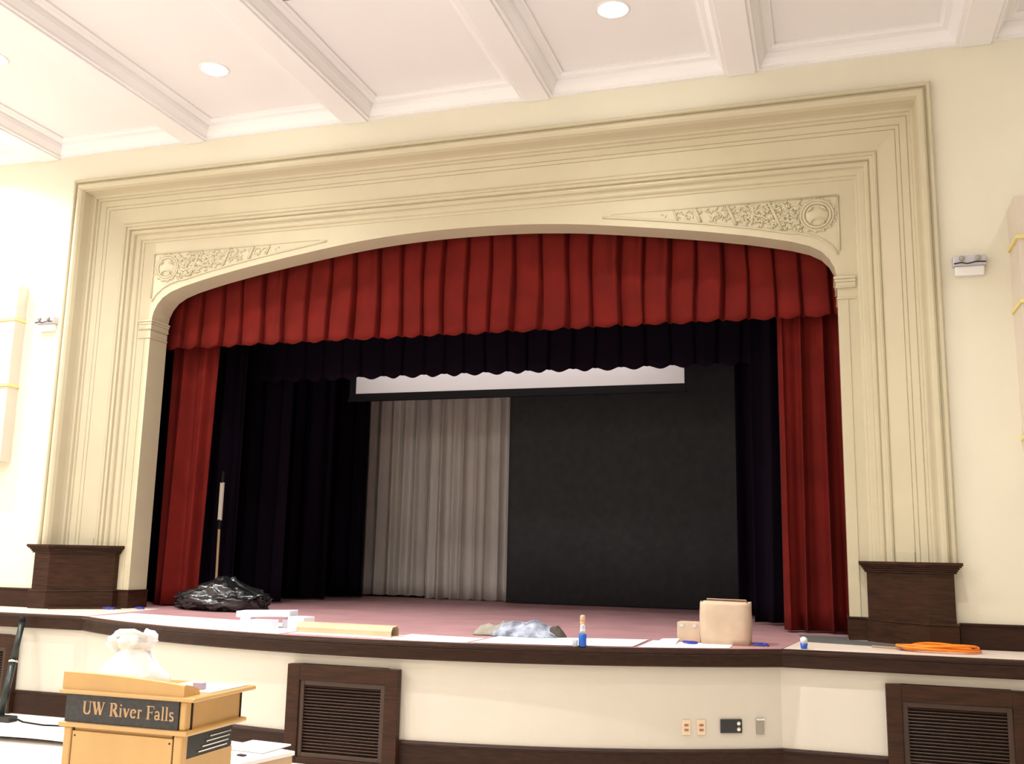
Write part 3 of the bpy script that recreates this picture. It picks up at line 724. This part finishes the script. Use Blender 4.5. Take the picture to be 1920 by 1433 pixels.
# serif lettering built from strokes
def glyph(ch):
    t,n_=.16,.07   # thick, thin
    S_=[]
    def ln(x0,y0,x1,y1,w): S_.append(((x0,y0),(x1,y1),w))
    def arcp(cx,cy,rx,ry,a0,a1,w,k=12,w2=None):
        for i in range(k):
            A=math.radians(a0+(a1-a0)*i/k); B=math.radians(a0+(a1-a0)*(i+1)/k)
            m_=(A+B)/2; ww=w+( (w2-w)*abs(math.cos(m_)) if w2 else 0)
            S_.append(((cx+rx*math.cos(A),cy+ry*math.sin(A)),(cx+rx*math.cos(B),cy+ry*math.sin(B)),ww))
    se=lambda x,y,h=.15:ln(x-h,y,x+h,y,.05)
    if ch=='U':
        ln(.2,.97,.2,.32,t); ln(.68,.97,.68,.32,n_); arcp(.44,.32,.24,.28,180,360,n_,w2=.12); se(.2,.97); se(.68,.97,.12); return S_,.84
    if ch=='W':
        ln(.12,.97,.36,.04,t); ln(.36,.04,.56,.9,n_); ln(.50,.97,.74,.04,t); ln(.74,.04,.97,.97,n_); se(.12,.97); se(.50,.97,.10); se(.97,.97,.10); return S_,1.12
    if ch=='R':
        ln(.2,.02,.2,.97,t); arcp(.36,.73,.22,.24,90,-90,n_,w2=.14); ln(.2,.97,.36,.97,n_); ln(.2,.49,.36,.49,n_); ln(.40,.49,.70,.02,t); se(.2,.02); se(.72,.02,.08); ln(.05,.97,.2,.97,.05); return S_,.80
    if ch=='i':
        ln(.16,.02,.16,.64,.13); se(.16,.02,.12); ln(.05,.64,.16,.64,.05); ln(.16,.82,.16,.93,.13); return S_,.34
    if ch=='v':
        ln(.1,.64,.28,.03,.14); ln(.28,.03,.46,.64,n_); se(.1,.64,.09); se(.46,.64,.08); return S_,.56
    if ch=='e':
        arcp(.28,.32,.20,.30,20,320,n_,14,w2=.12); ln(.09,.38,.47,.38,.055); return S_,.55
    if ch=='r':
        ln(.16,.02,.16,.64,.13); se(.16,.02,.12); ln(.05,.64,.16,.64,.05); arcp(.30,.46,.14,.15,170,50,.09,6); return S_,.42
    if ch=='F':
        ln(.2,.02,.2,.97,t); ln(.05,.97,.64,.97,.06); ln(.2,.52,.52,.52,.06); ln(.64,.97,.64,.78,.05); ln(.52,.62,.52,.42,.05); se(.2,.02); return S_,.66
    if ch=='a':
        arcp(.24,.44,.15,.18,160,0,.08,8); ln(.39,.46,.39,.08,.13); arcp(.24,.18,.15,.15,60,330,.09,12); ln(.39,.05,.50,.05,.05); return S_,.53
    if ch=='l':
        ln(.15,.02,.15,.99,.13); se(.15,.02,.12); ln(.04,.99,.15,.99,.05); return S_,.30
    if ch=='s':
        arcp(.22,.48,.13,.14,30,270,.09,10); arcp(.22,.17,.14,.15,90,-150,.10,10); return S_,.42
    return [],.30
txt='UW River Falls'; X=0; chars=[]
for ch in txt:
    g,adv=glyph(ch)
    if g: chars.append((X,g))
    X+=adv+(.02 if ch!=' ' else 0)
x0t,x1t,z0t=.305,.835,.893; sxx=(x1t-x0t)/X; szz=.062
for X0,g in chars:
    tx=MB()
    for i,(a_,b_,w_) in enumerate(g):
        p=Vector(((a_[0]+X0)*sxx,a_[1]*szz)); q=Vector(((b_[0]+X0)*sxx,b_[1]*szz)); d=(q-p)
        if d.length<1e-6: continue
        d.normalize(); e=.0006; nn=Vector((-d.y,d.x)); hw=w_*.5*(sxx*abs(nn.x)+szz*abs(nn.y))
        c4=[p-d*e-nn*hw,q+d*e-nn*hw,q+d*e+nn*hw,p-d*e+nn*hw]; yf=ly0-.004-.00002*(i%7)
        vs=[(x0t+c.x,yf,z0t+c.y) for c in c4]+[(x0t+c.x,ly0-.001,z0t+c.y) for c in c4]
        tx.add(vs,[(0,1,2,3),(7,6,5,4),(0,4,5,1),(1,5,6,2),(2,6,7,3),(3,7,4,0)])
    obj('letter',tx,M['gold'],sg,merge=False)
# white plastic bag standing on the lectern
pb=thing('plastic_bag',(.36,-4.86,1.006),'white plastic shopping bag knotted at the top, standing on the lectern','bag')
prof_=[(.0,.17),(.02,.19),(.05,.185),(.09,.15),(.13,.115),(.165,.085),(.19,.075)]
P=[]
for i in range(33):
    a=2*PI*i/32; row=[]
    for zz_,rr in [(0,.155),(.02,.185),(.05,.18),(.085,.15),(.12,.118),(.15,.092),(.175,.07),(.19,.058)]:
        k=1+.10*math.sin(5*a+zz_*20)+.10*nz3((math.cos(a)*2,math.sin(a)*2,zz_*9),1.2)
        row.append((.365+rr*k*math.cos(a),-4.86+rr*.72*k*math.sin(a),1.008+zz_))
    P.append(row)
g=MB().grid(P); g.add([P[i][0] for i in range(32)],[tuple(range(32))]); obj('bag_body',g,M['pbag'],pb,smooth=True)
k=MB()
def lump(d): return 1+.30*nz3(d,2.2)+.12*nz3(d,5)
k.ell((.355,-4.86,1.215),(.115,.07,.045),32,20,None,lump)
k.ell((.265,-4.87,1.215),(.055,.05,.05),24,14,None,lump)
k.ell((.43,-4.85,1.225),(.045,.045,.055),24,14,None,lump)
obj('knot',k,M['pbag'],pb,smooth=True)
obj('handle_loop',MB().tube([(.27,-4.90,1.235),(.32,-4.935,1.268),(.40,-4.93,1.272),(.455,-4.90,1.25)],[.012,.016,.016,.010],8),M['pbag'],pb,smooth=True)

# box and papers right of the lectern
bb2=thing('storage_box',(.52,-3.75,0),'tan box with a pale lid standing right of the lectern, behind it','box')
T=Matrix.Translation((.36,-3.86,0))@Matrix.Rotation(math.radians(-14),4,'Z')
obj('carton_wall',MB().box(-.34,.26,-.40,.22,0,.475,T),M['card'],bb2,bevel=.004)
obj('lid',MB().box(-.35,.27,-.41,.23,.475,.50,T),M['paper'],bb2,bevel=.004)
obj('clasp',MB().box(.10,.15,-.08,-.05,.50,.508,T),M['gap'],bb2)
tag(obj('sheet_of_paper',MB().box(-.10,.19,.02,.30,.503,.512,T@Matrix.Rotation(.15,4,'Z')),M['paper']),'white folder lying on the box right of the lectern','paper')

# leaning pole at left, with foot block
lp=thing('telescoping_pole',(-4.38,-1.2,0),'dark green-black telescoping pole leaning on the stage edge at the far left','pole')
a_=Vector((-3.98,-1.22,.04)); b_=Vector((-4.088,-.945,.945))
d_=b_-a_
obj('lower_tube',MB().tube([a_,a_+d_*.56],.036,14),M['green'],lp,smooth=True)
obj('upper_tube',MB().tube([a_+d_*.56,a_+d_*.97],.030,14),M['green'],lp,smooth=True)
obj('collar',MB().tube([a_+d_*.548,a_+d_*.566],.045,14),M['chrome'],lp,smooth=True,label='bright metal collar')
obj('end_knob',MB().ell(tuple(b_-Vector((0,0.01,0))),(.035,.035,.035)),M['blackmatte'],lp,smooth=True)
obj('foot_block',MB().box(-4.06,-3.80,-1.30,-1.18,0,.055),M['blackgloss'],lp,bevel=.01)
# paper sheets and cable on hall floor
P=[]
for i in range(13):
    u=i/12; row=[]
    for j in range(7):
        v=j/6; row.append((-3.9+1.75*u+.1*v,-1.42-.68*v+.10*u,.004+.05*(v**3)*(.4+.6*math.sin(PI*u))))
    P.append(row)
tag(obj('floor_sheet',MB().grid(P),M['paper'],smooth=True,solid=.004),'large curled white sheet on the hall floor left of the lectern','sheet')
tag(obj('floor_cable',MB().tube([(-4.9,-1.25,.008),(-4.2,-1.18,.008),(-3.9,-1.10,.008),(-3.7,-1.22,.008),(-3.4,-1.28,.008),(-3.1,-1.22,.008),(-2.7,-1.27,.008)],.008,6),M['blackmatte'],smooth=True),'thin black cable running along the floor at the foot of the stage','cable')

# ------------------------------------------------------------ world, camera
wd=bpy.data.worlds.new('World'); S.world=wd; wd.use_nodes=True; wd.node_tree.nodes['Background'].inputs[0].default_value=(.02,.018,.015,1)
cam=bpy.data.cameras.new('camera'); co=bpy.data.objects.new('camera',cam); COL.objects.link(co); S.camera=co
yaw,pitch,roll,F=0.311918962,0.174112267,0.0208021183,1843.14581
cyw,syw,cp,sp_=math.cos(yaw),math.sin(yaw),math.cos(pitch),math.sin(pitch)
f=Vector((-syw*cp,cyw*cp,sp_)); r=Vector((cyw,syw,0)); u=r.cross(f)
r2=r*math.cos(roll)+u*math.sin(roll); u2=-r*math.sin(roll)+u*math.cos(roll)
mw=Matrix((r2,u2,-f)).transposed().to_4x4(); mw.translation=Vector((3.81,-9.28,1.70)); co.matrix_world=mw
cam.sensor_fit='HORIZONTAL'; cam.sensor_width=36; cam.lens=F/1920*36; cam.clip_start=.05; cam.clip_end=100
S.view_settings.view_transform='Standard'; S.view_settings.look='None'; S.view_settings.gamma=1; S.view_settings.use_curve_mapping=False
S.view_settings.exposure=0.14
